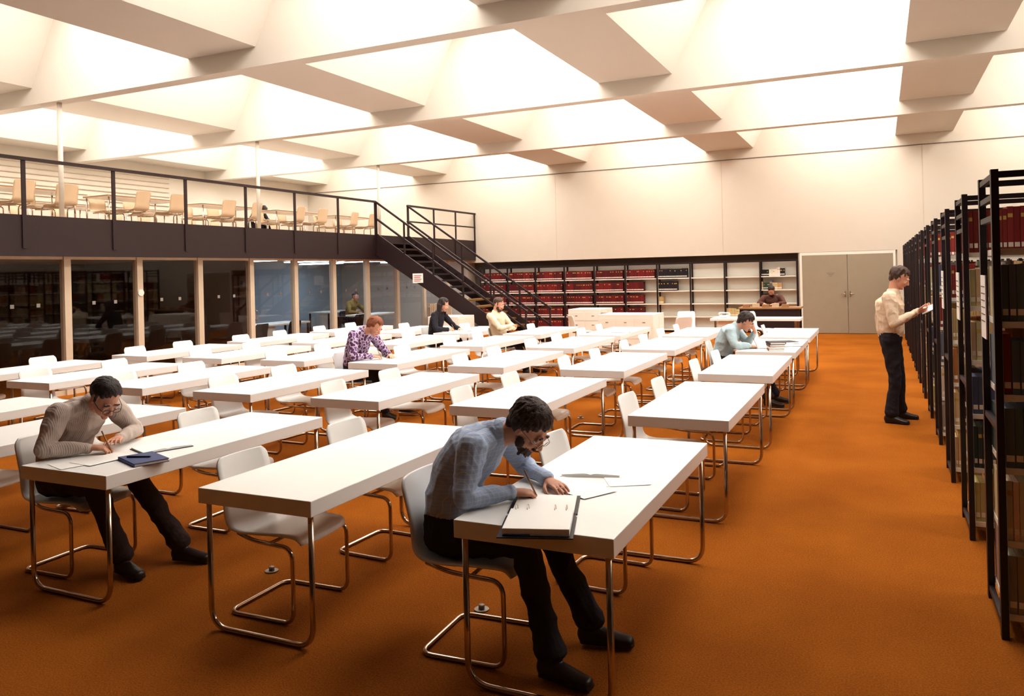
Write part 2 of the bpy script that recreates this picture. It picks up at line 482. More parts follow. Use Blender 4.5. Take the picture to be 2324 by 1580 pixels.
# far wall shelving
X0 = -11.66; BWW = .96
k = MB()
for i in range(11):
    x = X0+i*BWW
    for y in (22.62, 22.9): k.box(x-.02, x+.02, y-.015, y+.015, 0, 2.0)
    k.box(x-.01, x+.01, 22.63, 22.9, 1.96, 1.99)
k.box(X0, X0+10*BWW, 22.61, 22.64, 1.96, 2.0)
ZW = [.08, .45, .82, 1.19, 1.56]
for i in range(10):
    for z in ZW: k.box(X0+i*BWW+.02, X0+(i+1)*BWW-.02, 22.63, 22.92, z-.03, z, 1)
    k.box(X0+i*BWW+.02, X0+(i+1)*BWW-.02, 22.93, 22.94, .05, 1.95, 1)
k.obj('wall_bookcase', [M_rack, M_shelfw])
RED = [L((112, 20, 22)), L((94, 14, 18)), L((124, 26, 26))]; BLK = [L((40, 26, 36)), L((30, 24, 30))]
k = MB()
for i in range(10):
    a, b = X0+i*BWW+.03, X0+(i+1)*BWW-.03
    for zi, z in enumerate(ZW):
        if i <= 4: books_on(k, a, b, 22.65, .2, z, .27, RED, 1, .98, .01, (.03, .04), True)
        elif i == 5: books_on(k, a, b, 22.65, .2, z, .27, RED, 1, .98 if zi == 4 else .6, .01, (.03, .04))
        elif i == 6 and zi >= 3: books_on(k, a, b, 22.65, .2, z, .27, BLK, 1, .98 if zi == 4 else .65, .01, (.03, .04))
        elif i == 6 and zi == 2: books_on(k, a, b, 22.65, .2, z, .24, TONES, 1, .2)
        elif i == 9 and zi in (1, 2, 3, 4): books_on(k, a, b, 22.65, .2, z, .25, TONES+BLK, 1, .3+.1*zi)
        elif i == 8 and zi < 2: books_on(k, a, b, 22.65, .2, z, .25, TONES, 1, .4)
k.obj('bound_volumes', [M_books])

# cabinets
def cabinet(loc, w, d, h, yaw=0):
    k = MB(); k.bbox(-w/2, w/2, -d/2, d/2, .04, h, 0, .005)
    k.box(-w/2+.03, w/2-.03, -d/2+.03, d/2-.03, 0, .04, 1)
    n = max(2, int(w/.35))
    for i in range(n):
        a = -w/2+i*w/n
        for j in range(3):
            z = .08+j*(h-.14)/3
            k.box(a+.015, a+w/n-.015, -d/2-.008, -d/2, z, z+(h-.14)/3-.02, 0)
            k.box(a+w/n/2-.03, a+w/n/2+.03, -d/2-.016, -d/2-.008, z+.12, z+.13, 2)
    for j in range(2):
        k.box(w/2, w/2+.006, -d/2+.03+j*d/2, -d/2+d/2-.01+j*d/2, .08, h-.05, 0)
    k.obj('index_card_cabinet', [M_shelfw, M_black, M_chrome], loc, yaw)
cabinet((-5.1, 17.2, 0), 1.25, .9, .84); cabinet((-6.9, 19.6, 0), .9, .9, .84); cabinet((-9.2, 16.3, 0), .8, .8, .84)
for p in ((-6.2, 17.0), (-5.9, 18.5), (-3.9, 16.5), (-4.1, 18.2), (-2.5, 18.2)):
    place('cantilever_chair', ME_CHAIR, (*p, 0), random.uniform(0, 6))
# reception desk
k = MB()
k.bbox(-3.3, -1.5, 16.9, 17.6, .70, .75, 0)
for x in (-3.2, -1.6):
    for y in (16.98, 17.52): k.box(x-.02, x+.02, y-.02, y+.02, 0, .70, 2)
k.bbox(-3.15, -2.75, 17.0, 17.5, .08, .69, 0)
k.obj('reception_desk', [M_table, M_wood, M_chrome])
k = MB()
k.bbox(-3.1, -1.7, 19.3, 19.9, .82, .86, 0); k.box(-3.05, -1.75, 19.34, 19.37, .3, .82, 1)
for x in (-3.05, -1.75):
    for y in (19.35, 19.85): k.box(x-.02, x+.02, y-.02, y+.02, 0, .82, 1)
k.obj('service_counter', [M_wood, M_black])
k = MB()
for i in range(5): k.box(-3.0+.22*i, -2.85+.22*i, 19.36, 19.5, .86, .93+.02*(i % 2), i % 2)
k.obj('card_file_boxes', [M_wood, M_cream])
k = MB(); k.bbox(-.1, .1, -.1, .1, 0, .06, 0, .02); k.tube(fillet([(-.11, 0, .06), (-.1, 0, .1), (.1, 0, .1), (.11, 0, .06)], .02), .018, 0)
k.disc((0, -.03, .065), .04, .02, 1)
k.obj('desk_telephone', [M_shelfw, M_niche], (-3.05, 17.2, .75))
k = MB()
for i in range(14): k.box(-11.6+.0, -11.5, 19.2+.09*i, 19.26+.09*i, .12, 1.0)
k.box(-11.58, -11.52, 19.15, 20.5, .15, .2); k.box(-11.58, -11.52, 19.15, 20.5, .9, .95); k.box(-11.57, -11.53, 19.3, 19.34, 0, .15); k.box(-11.57, -11.53, 20.3, 20.34, 0, .15)
k.obj('radiator', [M_post])

# ------------------------------------------------------------------ table-top objects
def open_book(name, x, y, z, a, w=.15, l=.21, cover=M_lead, h=.016):
    k = MB()
    k.box(-w-.008, w+.008, -l/2-.006, l/2+.006, 0, .003, 1)
    for sg in (-1, 1):
        N = 8; vs = []
        for i in range(N+1):
            t = i/N; xx = sg*w*t
            zz = .004+h*(1-t*.55)*(min(1, t*6)*.5+.5)
            vs += [(xx, -l/2, .003), (xx, l/2, .003), (xx, -l/2, zz), (xx, l/2, zz)]
        fs = []
        for i in range(N):
            o = 4*i; fs += [(o+2, o+3, o+7, o+6), (o, o+4, o+5, o+1), (o, o+2, o+6, o+4), (o+1, o+5, o+7, o+3)]
        fs += [(0, 1, 3, 2), (4*N, 4*N+2, 4*N+3, 4*N+1)]
        k.add(vs, fs, 0)
    k.obj(name, [M_paper, cover], (x, y, z), a)
def sheet(x, y, z, a, w=.21, l=.297, name='sheet_of_paper', m=M_paper, th=.001):
    k = MB(); N = 6; vs = []
    for i in range(N+1):
        for j in (0, 1):
            zz = .0003+.0015*(i/N)**3
            xx = -w/2+w*i/N
            for t in (0, th): vs.append((xx, -l/2+l*j, zz+t))
    fs = []
    for i in range(N):
        o = 4*i; fs += [(o+1, o+3, o+7, o+5), (o, o+4, o+6, o+2), (o, o+1, o+5, o+4), (o+2, o+6, o+7, o+3)]
    fs += [(0, 2, 3, 1), (4*N, 4*N+1, 4*N+3, 4*N+2)]
    k.add(vs, fs, 0); k.obj(name, [m], (x, y, z), a)
def closed_book(x, y, z, a, w, l, h, cov, name='closed_book'):
    k = MB(); k.box(-w/2, w/2, -l/2, l/2, 0, .003, 1); k.box(-w/2, w/2, -l/2, l/2, h-.003, h, 1); k.box(-w/2, -w/2+.003, -l/2, l/2, 0, h, 1)
    k.box(-w/2+.003, w/2-.004, -l/2+.004, l/2-.004, .003, h-.003, 0); k.obj(name, [M_paper, cov], (x, y, z), a)
k = MB()
k.box(-.15, .15, -.3, .3, 0, .004, 1)
k.box(-.155, .155, -.305, -.02, 0, .005, 1); k.box(-.155, .155, .02, .305, 0, .005, 1)
k.bbox(-.135, .14, -.285, -.012, .005, .035, 0, .003); k.bbox(-.135, .14, .012, .275, .005, .016, 0, .003)
k.box(-.14, .14, -.01, .01, .004, .007, 2)
for x in (-.11, -.06, .06, .11):
    k.tube([(x, .035*math.cos(t), .02+.028*math.sin(t)) for t in [math.pi*i/10 for i in range(11)]], .0018, 2, 6)
k.box(-.13, -.02, -.288, -.284, .008, .012, 3)
k.obj('ring_binder', [M_paper, M_lead, M_chrome, mat('blue_tab', (60, 90, 180), .5)], (-1.375, 3.20, TH+.001), .30)
sheet(-1.42, 3.70, TH+.001, 1.25); sheet(-1.36, 3.66, TH+.004, 1.05)
open_book('open_notebook', -1.42, 4.0, TH+.001, .25, .15, .22, M_paper)
sheet(-1.22, 3.93, TH+.001, .5)
M_bluecov = mat('blue_cover', (52, 70, 120), .5, var=.1)
closed_book(-4.03, 3.36, TH, 1.2, .2, .28, .02, M_bluecov, 'blue_notebook')
open_book('open_book', -4.22, 3.66, TH+.001, 1.2, .15, .22)
sheet(-4.36, 3.2, TH+.001, -.3); sheet(-4.3, 3.3, TH+.003, -.1)
k = MB(); k.tube([(-.07, 0, .005), (.07, 0, .005)], .005); k.tube([(.07, 0, .005), (.078, 0, .005)], .002); k.obj('ballpoint_pen', [M_lead], (-4.06, 3.35, TH+.02), .4)
for j, c in enumerate([(150, 60, 50), (210, 200, 180), (110, 70, 60), (60, 50, 50)]):
    closed_book(-1.25, 10.62, TH+.028*j, .2+.05*j, .19, .26, .027, mat('cloth_cover', c, .6, var=.1))
open_book('open_book', -1.15, 11.2, TH+.001, .3); open_book('open_book', -1.45, 10.9, TH+.001, .1)
closed_book(-1.2, 11.6, TH, .6, .2, .26, .03, M_lead)
sheet(-5.72, 8.6, TH+.001, 0); open_book('open_book', -7.15, 13.05, TH+.001, .1); sheet(-5.75, 13.0, TH+.001, .1)
open_book('open_book', -4.1, 13.2, TH+.001, .2)

# ------------------------------------------------------------------ people
SKIN = mat('skin', (205, 152, 126), .55, var=.06, vscale=20); LIP = mat('lips', (176, 98, 88), .5); EYEW = mat('eye_white', (225, 220, 212), .3); EYED = mat('iris_dark', (40, 28, 22), .3)
SHOE = mat('dark_leather_shoe', (38, 24, 20), .4, var=.2, vscale=30)
def hairm(c): return mat('hair', c, .5, var=.35, vscale=60, bump=.5, bscale=180)
H_dark = hairm((46, 29, 22)); H_red = hairm((130, 72, 40)); H_brown = hairm((76, 50, 36)); H_mid = hairm((64, 40, 28))
T_dark = mat('dark_trousers', (34, 26, 34), .85, var=.2, vscale=12, bump=.3, bscale=120)

def shirt_check():
    m = mat('blue_checked_shirt', (136, 158, 196), .8)
    nt = m.node_tree; b = nt.nodes['Principled BSDF']; tc = nt.nodes['Texture Coordinate']
    sx = nt.nodes.new('ShaderNodeSeparateXYZ'); nt.links.new(tc.outputs['Object'], sx.inputs[0])
    def line(src, scale, th):
        a = nt.nodes.new('ShaderNodeMath'); a.operation = 'MULTIPLY'; a.inputs[1].default_value = scale
        f = nt.nodes.new('ShaderNodeMath'); f.operation = 'FRACT'
        g = nt.nodes.new('ShaderNodeMath'); g.operation = 'LESS_THAN'; g.inputs[1].default_value = th
        nt.links.new(src, a.inputs[0]); nt.links.new(a.outputs[0], f.inputs[0]); nt.links.new(f.outputs[0], g.inputs[0]); return g.outputs[0]
    mx = nt.nodes.new('ShaderNodeMath'); mx.operation = 'MAXIMUM'
    nt.links.new(line(sx.outputs[1], 52, .13), mx.inputs[0]); nt.links.new(line(sx.outputs[2], 52, .13), mx.inputs[1])
    c = nt.nodes.new('ShaderNodeMix'); c.data_type = 'RGBA'
    c.inputs[6].default_value = (*lin((168, 184, 212)), 1); c.inputs[7].default_value = (*lin((196, 202, 208)), 1)
    nt.links.new(mx.outputs[0], c.inputs[0]); nt.links.new(c.outputs[2], b.inputs['Base Color'])
    return m
def shirt_floral():
    m = mat('purple_floral_shirt', (120, 90, 150), .8)
    nt = m.node_tree; b = nt.nodes['Principled BSDF']; tc = nt.nodes['Texture Coordinate']
    v = nt.nodes.new('ShaderNodeTexVoronoi'); v.inputs['Scale'].default_value = 24
    nt.links.new(tc.outputs['Object'], v.inputs['Vector'])
    cr = nt.nodes.new('ShaderNodeValToRGB'); cr.color_ramp.interpolation = 'CONSTANT'
    cr.color_ramp.elements[0].color = (*lin((86, 44, 80)), 1)
    e = cr.color_ramp.elements.new(.48); e.color = (*lin((184, 168, 190)), 1)
    cr.color_ramp.elements[-1].position = .75; cr.color_ramp.elements[-1].color = (*lin((120, 80, 130)), 1)
    nt.links.new(v.outputs['Distance'], cr.inputs[0]); nt.links.new(cr.outputs[0], b.inputs['Base Color'])
    return m
def sweater():
    m = mat('beige_knit', (176, 154, 140), .95)
    nt = m.node_tree; b = nt.nodes['Principled BSDF']; tc = nt.nodes['Texture Coordinate']
    w = nt.nodes.new('ShaderNodeTexWave'); w.bands_direction = 'Y'; w.inputs['Scale'].default_value = 30; w.inputs['Distortion'].default_value = .6
    nt.links.new(tc.outputs['Object'], w.inputs['Vector'])
    bp = nt.nodes.new('ShaderNodeBump'); bp.inputs['Strength'].default_value = .25; bp.inputs['Distance'].default_value = .004
    nt.links.new(w.outputs['Fac'], bp.inputs['Height']); nt.links.new(bp.outputs['Normal'], b.inputs['Normal'])
    c = nt.nodes.new('ShaderNodeMix'); c.data_type = 'RGBA'
    c.inputs[6].default_value = (*lin((186, 170, 160)), 1); c.inputs[7].default_value = (*lin((200, 186, 176)), 1)
    nt.links.new(w.outputs['Fac'], c.inputs[0]); nt.links.new(c.outputs[2], b.inputs['Base Color'])
    return m
def cloth(name, c): return mat(name, c, .85, var=.08, vscale=10, bump=.3, bscale=60)

class Fig:
    def __init__(s): s.v = []; s.f = []; s.l = []
    def add(s, vs, fs, lab):
        o = len(s.v); s.v += [tuple(v) for v in vs]; s.f += [[i+o for i in f] for f in fs]; s.l += [lab]*len(fs)
    def loft(s, st, side, lab, n=16):
        pts = [Vector(p) for p, _, _ in st]; side = Vector(side)
        rings = []; N = len(st)
        def fr(i):
            t = (pts[min(i+1, N-1)]-pts[max(i-1, 0)]).normalized()
            a = side-t*side.dot(t)
            if a.length < 1e-4: a = t.orthogonal()
            a.normalize(); return t, a, t.cross(a)
        t, a, b = fr(0); r = min(st[0][1], st[0][2])
        for q in (80, 50, 25):
            q = math.radians(q); rings.append((pts[0]-t*r*math.sin(q), a, b, st[0][1]*math.cos(q), st[0][2]*math.cos(q)))
        for i in range(N):
            t, a, b = fr(i); rings.append((pts[i], a, b, st[i][1], st[i][2]))
        r = min(st[-1][1], st[-1][2])
        for q in (25, 50, 80):
            q = math.radians(q); rings.append((pts[-1]+t*r*math.sin(q), a, b, st[-1][1]*math.cos(q), st[-1][2]*math.cos(q)))
        vs = []; fs = []
        for p, a, b, ra, rb in rings:
            for k_ in range(n):
                w = 2*math.pi*k_/n; vs.append(p+a*math.cos(w)*ra+b*math.sin(w)*rb)
        R = len(rings)
        for i in range(R-1):
            for k_ in range(n): fs.append((i*n+k_, i*n+(k_+1) % n, (i+1)*n+(k_+1) % n, (i+1)*n+k_))
        fs += [list(range(n))[::-1], [(R-1)*n+k_ for k_ in range(n)]]
        s.add(vs, fs, lab)
    def cap(s, p0, p1, r0, r1, lab, n=12):
        p0 = Vector(p0); p1 = Vector(p1)
        s.loft([(p0, r0, r0), (p0.lerp(p1, .5), (r0+r1)/2, (r0+r1)/2), (p1, r1, r1)], (p1-p0).orthogonal(), lab, n)
    def ell(s, c, ax, rad, lab, nu=14, nv=10):
        c = Vector(c); vs = []; fs = []
        for i in range(nv+1):
            th = math.pi*(i+.001)/(nv+.002)
            for j in range(nu):
                ph = 2*math.pi*j/nu
                vs.append(c+ax[0]*rad[0]*math.sin(th)*math.cos(ph)+ax[1]*rad[1]*math.sin(th)*math.sin(ph)+ax[2]*rad[2]*math.cos(th))
        for i in range(nv):
            for j in range(nu): fs.append((i*nu+j, (i+1)*nu+j, (i+1)*nu+(j+1) % nu, i*nu+(j+1) % nu))
        fs += [list(range(nu)), [nv*nu+j for j in range(nu)][::-1]]
        s.add(vs, fs, lab)

LAB = ['skin', 'shirt', 'trouser', 'shoe', 'hair', 'lip', 'eyew', 'eyed', 'collar']
def hand(F, W, d, n, s_, curl, sc=1.0):
    W = Vector(W); d = Vector(d).normalized(); n = Vector(n); n = (n-d*n.dot(d)).normalized()
    s = d.cross(n); s = s if s.dot(Vector(s_)) > 0 else -s
    F.loft([(W-d*.02, .026*sc, .02*sc), (W+d*.02*sc, .032*sc, .018*sc), (W+d*.055*sc, .041*sc, .016*sc), (W+d*.082*sc, .040*sc, .012*sc)], s, 'skin', 14)
    for i, (o, ln) in enumerate(((.031, .074), (.0105, .082), (-.0105, .076), (-.031, .06))):
        p = W+d*(.088-(.006 if i == 3 else 0))*sc+s*o*sc; ang = 0; r = .0092*sc
        for seg, fr in enumerate((.45, .31, .24)):
            ang += curl[seg]*(1+.08*i)
            dd = (d*math.cos(ang)+n*math.sin(ang)+s*(o*2.2)).normalized()
            q = p+dd*ln*fr*sc; F.cap(p, q, r, r*.9, 'skin', 8); p = q; r *= .9
    p = W+d*.022*sc+s*.028*sc+n*.008; r = .0125*sc
    for v, ln in (((.75, .62, .15), .042), ((.9, .25, .35), .034), ((.93, -.05, .4), .026)):
        q = p+(d*v[0]+s*v[1]+n*v[2]).normalized()*ln*sc; F.cap(p, q, r, r*.88, 'skin', 8); p = q; r *= .88

def person(name, loc, yaw, P, mats, vox=.006, hair='short', beard=False, glasses=False, collar=True, female=False, seed=1):
    rnd = random.Random(seed); F = Fig(); V = Vector
    sp = [V(p) for p in P['spine']]
    G = P.get('g', 1.1) if not female else 1.0
    sh_w = (.185 if not female else .16)*(.5+.5*G)
    l = V((0, 1, 0))
    F.loft([(sp[0], .168*G, .115), (sp[1], .15*G, .108*G)], l, 'trouser', 20)
    F.loft([(sp[1]-(sp[1]-sp[0])*.15, .156*G, .112*G), (sp[2], .162*G, .117*G), (sp[3], .176*G, .118*G), (sp[3].lerp(sp[4], .6), .15*G, .095), (sp[4], .085, .07)], l, 'shirt', 22)
    tdir = (sp[4]-sp[3]).normalized()
    for sg, key in ((-1, 'R'), (1, 'L')):
        S = sp[4]-tdir*.055+l*sg*sh_w+V(P.get('shoff', (0, 0, 0)))
        F.cap(sp[4]-tdir*.03+l*sg*.04, S, .055, .06, 'shirt', 14)
        E, Wr = V(P['elbow'+key]), V(P['wrist'+key])
        F.loft([(S, .064*G, .064*G), (S.lerp(E, .4), .058*G, .058*G), (E, .047, .047)], (E-S).orthogonal(), 'shirt', 14)
        fd = (Wr-E).normalized()
        F.loft([(E, .048, .048), (E.lerp(Wr, .35), .046, .045), (Wr-fd*.035, .034, .033), (Wr-fd*.02, .037, .036)], (Wr-E).orthogonal(), 'shirt', 14)
        hd = V(P.get('hdir'+key, fd)); hn = V(P.get('hn'+key, (0, 0, -1)))
        hs = P.get('hs'+key, (0, -sg, 0))
        F.cap(Wr-fd*.05, Wr, .025, .024, 'skin', 10)
        hand(F, Wr, hd, hn, hs, P.get('curl'+key, (.35, .5, .4)))
    for sg, key in ((-1, 'R'), (1, 'L')):
        Hp = sp[0]+V((0, sg*.085, -.01)); Kn = V(P['knee'+key]); An = V(P['ankle'+key])
        F.loft([(Hp, .1, .1), (Hp.lerp(Kn, .5), .086, .086), (Kn, .065, .065)], l, 'trouser', 16)
        F.loft([(Kn, .066, .066), (Kn.lerp(An, .35), .06, .064), (Kn.lerp(An, .75), .056, .062), (Kn.lerp(An, .93), .062, .074)], l, 'trouser', 16)
        F.cap(Kn.lerp(An, .8), An, .036, .036, 'shoe', 10)
        fd = V(P.get('foot'+key, (1, sg*.2, 0))).normalized(); sd = V((0, 0, 1)).cross(fd)
        g = V((An.x, An.y, An.z-.09)); up = V((0, 0, 1))
        def fp(a, h): return g+fd*a+up*h
        F.loft([(fp(-.045, .045), .034, .045), (fp(0, .05), .037, .05), (fp(.06, .042), .041, .04), (fp(.12, .032), .045, .03), (fp(.17, .027), .038, .025)], sd, 'shoe', 14)
        F.loft([(fp(-.055, .012), .033, .012), (fp(.05, .012), .036, .012), (fp(.13, .012), .047, .012), (fp(.185, .012), .036, .012)], sd, 'shoe', 12)
    # head
    C = V(P['head']); pit = math.radians(P['pitch']); hy = math.radians(P.get('hyaw', 0))
    f = V((math.cos(pit)*math.cos(hy), math.cos(pit)*math.sin(hy), -math.sin(pit))); u = V((math.sin(pit)*math.cos(hy), math.sin(pit)*math.sin(hy), math.cos(pit))); ll = u.cross(f)
    ax = (f, ll, u)
    def h(a, b, c): return C+f*a+ll*b+u*c
    F.ell(h(-.012, 0, .025), ax, (.098, .076, .092), 'skin', 20, 14)
    F.ell(h(.03, 0, -.022), ax, (.064, .063, .085), 'skin', 18, 14)
    F.ell(h(.035, 0, -.07), ax, (.046, .05, .038), 'skin')
    F.ell(h(.074, 0, -.094), ax, (.02, .022, .018), 'skin')
    for sg in (-1, 1):
        F.ell(h(.075, sg*.035, -.022), ax, (.02, .02, .018), 'skin')
        F.ell(h(.086, sg*.03, .026), ax, (.012, .026, .008), 'skin')
        F.ell(h(.080, sg*.031, .003), ax, (.0125, .014, .0115), 'eyew', 10, 8)
        F.ell(h(.0905, sg*.031, .000), ax, (.004, .006, .006), 'eyed', 8, 6)
        F.ell(h(.0815, sg*.031, .010), ax, (.0135, .017, .009), 'skin', 10, 8)
        F.ell(h(-.004, sg*.077, -.006), ax, (.018, .009, .031), 'skin')
        F.ell(h(.1, sg*.011, -.032), ax, (.009, .008, .007), 'skin', 8, 6)
        F.ell(h(.092, sg*.032, .033), ax, (.006, .022, .004), 'hair', 8, 6)
    F.cap(h(.09, 0, .014), h(.112, 0, -.026), .0085, .0125, 'skin', 8)
    F.ell(h(.092, 0, -.053), ax, (.009, .023, .005), 'lip', 10, 6); F.ell(h(.089, 0, -.062), ax, (.009, .02, .0055), 'lip', 10, 6)
    F.cap(sp[4]-tdir*.02, h(-.025, 0, -.06), .058, .055, 'skin', 14)
    if collar:
        nd = (h(-.025, 0, -.06)-sp[4]).normalized(); base = sp[4]+nd*.015
        a = nd.orthogonal().normalized(); b = nd.cross(a); prev = None
        for i in range(17):
            w = 2*math.pi*i/16; p = base+(a*math.cos(w)+b*math.sin(w))*.062
            if prev is not None: F.cap(prev, p, .016, .016, 'collar', 6)
            prev = p
    lm = {'short': (.92, 1.45, 2.1), 'medium': (1.08, 1.72, 2.2), 'long': (.95, 2.1, 2.4)}[hair]
    hr = {'short': .97, 'medium': 1.04, 'long': 1.04}[hair]
    bs = .95 if hair == 'short' else 1.0
    F.ell(h(-.034, 0, .044), ax, (.094*bs, .082*bs, .086*bs), 'hair', 20, 14)
    for i in range(260 if vox < .007 else 90):
        ph = rnd.uniform(-math.pi, math.pi); ap = abs(ph)
        tm = lm[0] if ap < .7 else (lm[0]+(lm[1]-lm[0])*min(1, (ap-.7)/.55) if ap < 1.6 else lm[1]+(lm[2]-lm[1])*min(1, (ap-1.6)/.5))
        tm += rnd.uniform(-.14, .1)
        t0 = rnd.uniform(.1, tm-.25); t1 = min(tm, t0+rnd.uniform(.35, .7)); prev = None
        sw = rnd.uniform(-.3, .3)+(.35 if ap < .9 else 0)
        bl = rnd.uniform(-.01, .05)
        for q in range(5):
            t = t0+(t1-t0)*q/4; pp = ph+sw*q/4
            rr = hr*(1+bl*math.sin(math.pi*q/4))
            p = h(-.02+.102*rr*math.sin(t)*math.cos(pp), .084*rr*math.sin(t)*math.sin(pp), .036+.094*rr*math.cos(t))
            if prev is not None: F.cap(prev, p, .0085, .0065 if q == 4 else .0085, 'hair', 6)
            prev = p
    if hair != 'short':
        for sg in (-1, 1): F.ell(h(-.024, sg*.074, .004), ax, (.036, .013, .038), 'hair')
        F.ell(h(-.073, 0, -.022), ax, (.038, .068, .058), 'hair')
    else:
        F.ell(h(-.068, 0, -.01), ax, (.038, .064, .058), 'hair')
        for sg in (-1, 1): F.ell(h(.012, sg*.073, .02), ax, (.012, .006, .03), 'hair', 8, 6)
    if hair == 'long':
        for i in range(34):
            ph = rnd.uniform(1.2, 2*math.pi-1.2)
            p = h(-.02+.095*math.cos(ph), .088*math.sin(ph), -.01); q = p+V((-.02, 0, -.2+rnd.uniform(-.03, .03)))+ll*.02*math.sin(ph)
            F.cap(p, q, .018, .012, 'hair', 6)
    if beard:
        F.ell(h(.052, 0, -.088), ax, (.038, .046, .030), 'hair')
        for sg in (-1, 1): F.ell(h(.03, sg*.054, -.05), ax, (.024, .011, .04), 'hair'); F.ell(h(.098, sg*.015, -.043), ax, (.009, .018, .006), 'hair', 8, 6)
        for i in range(60):
            a = rnd.uniform(-1.4, 1.4); p = h(.048+.038*math.cos(a), .044*math.sin(a), -.08+rnd.uniform(-.02, .02)); q = p+(f*.4*math.cos(a)+ll*.3*math.sin(a)-u).normalized()*.02
            F.cap(p, q, .007, .004, 'hair', 6)
    me = bpy.data.meshes.new('tmp'); me.from_pydata(F.v, [], F.f)
    bm = bmesh.new(); bm.from_mesh(me); bmesh.ops.recalc_face_normals(bm, faces=bm.faces[:]); bm.to_mesh(me); bm.free()
    bvh = BVHTree.FromPolygons(F.v, F.f)
    t = bpy.data.objects.new('tmp', me); COL.objects.link(t)
    rm = t.modifiers.new('r', 'REMESH'); rm.mode = 'VOXEL'; rm.voxel_size = vox; rm.adaptivity = 0
    dg = bpy.context.evaluated_depsgraph_get(); dg.update()
    out = bpy.data.meshes.new_from_object(t.evaluated_get(dg))
    bpy.data.objects.remove(t); bpy.data.meshes.remove(me)
    out.materials.clear()
    for la in LAB: out.materials.append(mats.get(la) or {'skin': SKIN, 'lip': LIP, 'eyew': EYEW, 'eyed': EYED, 'shoe': SHOE, 'collar': mats['shirt'], 'trouser': T_dark}[la])
    idx = []; vl = [0]*len(out.vertices)
    for p in out.polygons:
        r = bvh.find_nearest(p.center); li = LAB.index(F.l[r[2]]) if r[2] is not None else 0
        idx.append(li)
        for v in p.vertices: vl[v] = li
    nrm = [v.normal.copy() for v in out.vertices]; co = [v.co.copy() for v in out.vertices]
    off = V((seed*3.1, 0, 0)); flat = []
    for i, c in enumerate(co):
        if vl[i] in (1, 2):
            a = noise.noise((c+off)*8); b2 = noise.noise((c+off)*17)
            c = c+nrm[i]*(.020*(.3-abs(a))+.007*(.3-abs(b2)))
        elif vl[i] == 4:
            dlt = c-C; y_ = dlt.dot(ll); x_ = dlt.dot(f)+.02; z_ = dlt.dot(u)-.036
            an = math.atan2(y_, x_); th = math.atan2(math.hypot(x_, y_), z_)
            c = c+nrm[i]*(.004*noise.noise(V((an*16+seed, th*3, 0)))+.002*noise.noise(V((an*34, th*5, 3))))
        flat += [c.x, c.y, c.z]
    out.vertices.foreach_set('co', flat)
    out.polygons.foreach_set('material_index', idx); out.polygons.foreach_set('use_smooth', [True]*len(idx))
    out.name = name; out.update()
    o = place(name, out, loc, yaw)
    sm = o.modifiers.new('smooth', 'SMOOTH'); sm.factor = .5; sm.iterations = 2
    if glasses:
        k = MB()
        for sg in (-1, 1):
            k.tube([h(.112, sg*.033+.023*math.cos(w), .0+.018*math.sin(w)) for w in [2*math.pi*i/20 for i in range(20)]], .0018, 0, 6, True)
            k.tube([h(.110, sg*.056, .006), h(.08, sg*.074, .006), h(-.01, sg*.082, .006)], .0018, 0, 6)
        k.tube([h(.112, -.011, .003), h(.116, 0, .007), h(.112, .011, .003)], .0018, 0, 6)
        k.obj('eyeglasses', [M_chrome if glasses == 1 else M_lead], parent=o)
    if P.get('pen'):
        k = MB(); a = V(P['pen'][0]); b = V(P['pen'][1]); k.tube([a, b], .0042); k.tube([a, a+(a-b).normalized()*.012], .002)
        k.obj('pen', [M_wood], parent=o)
    return o

def writing(**kw):
    P = dict(spine=[(-.02, 0, .555), (-.02, 0, .68), (.03, 0, .83), (.13, 0, .955), (.24, 0, 1.03)],
             head=(.405, .0, 1.07), pitch=50, hyaw=0,
             elbowR=(.20, -.31, .80), wristR=(.36, -.11, .785), hdirR=(.8, .6, -.12), hnR=(.35, .4, -1), hsR=(-.5, .8, .2), curlR=(.55, .8, .5),
             elbowL=(.24, .35, .80), wristL=(.44, .17, .775), hdirL=(.75, -.65, -.05), hsL=(-.6, -.7, 0), curlL=(.12, .25, .2),
             kneeR=(.42, -.14, .56), kneeL=(.43, .13, .56), ankleR=(.60, -.17, .10), ankleL=(.64, .15, .10),
             pen=((.455, -.035, .745), (.40, -.06, .88)))
    P.update(kw); return P
person('man_in_blue_shirt', (-1.95, 3.44, 0), .06, writing(pitch=46, hyaw=-10, footL=(1, .15, 0), ankleR=(.58, -.24, .10), ankleL=(.66, .14, .10)), dict(shirt=shirt_check(), hair=H_mid), vox=.0045, hair='medium', beard=True, glasses=1, seed=1)
person('man_in_knit_sweater', (-4.87, 3.46, 0), .05, writing(pitch=44, hyaw=-14, head=(.39, -.02, 1.08), ankleR=(.58, -.08, .10), ankleL=(.76, .22, .10), kneeL=(.43, .15, .56), wristL=(.36, .1, .80), hdirL=(.6, -.8, .1)), dict(shirt=sweater(), hair=H_dark, trouser=cloth('brown_trousers', (54, 36, 30))), vox=.0055, hair='short', glasses=2, seed=2)
person('woman_in_floral_shirt', (-6.3, 8.56, 0), .0, writing(pitch=42, head=(.33, 0, 1.16), spine=[(-.02, 0, .555), (-.01, 0, .69), (.03, 0, .84), (.09, 0, .99), (.16, 0, 1.10)]), dict(shirt=shirt_floral(), hair=H_red), vox=.008, hair='medium', seed=3)
up = [(-.02, 0, .555), (0, 0, .69), (.02, 0, .84), (.06, 0, .99), (.11, 0, 1.10)]
person('long_haired_woman_in_black', (-7.72, 13.04, 0), .0, writing(pitch=25, head=(.2, 0, 1.24), spine=up), dict(shirt=cloth('black_top', (30, 24, 34)), hair=H_dark), vox=.01, hair='long', female=True, seed=4)
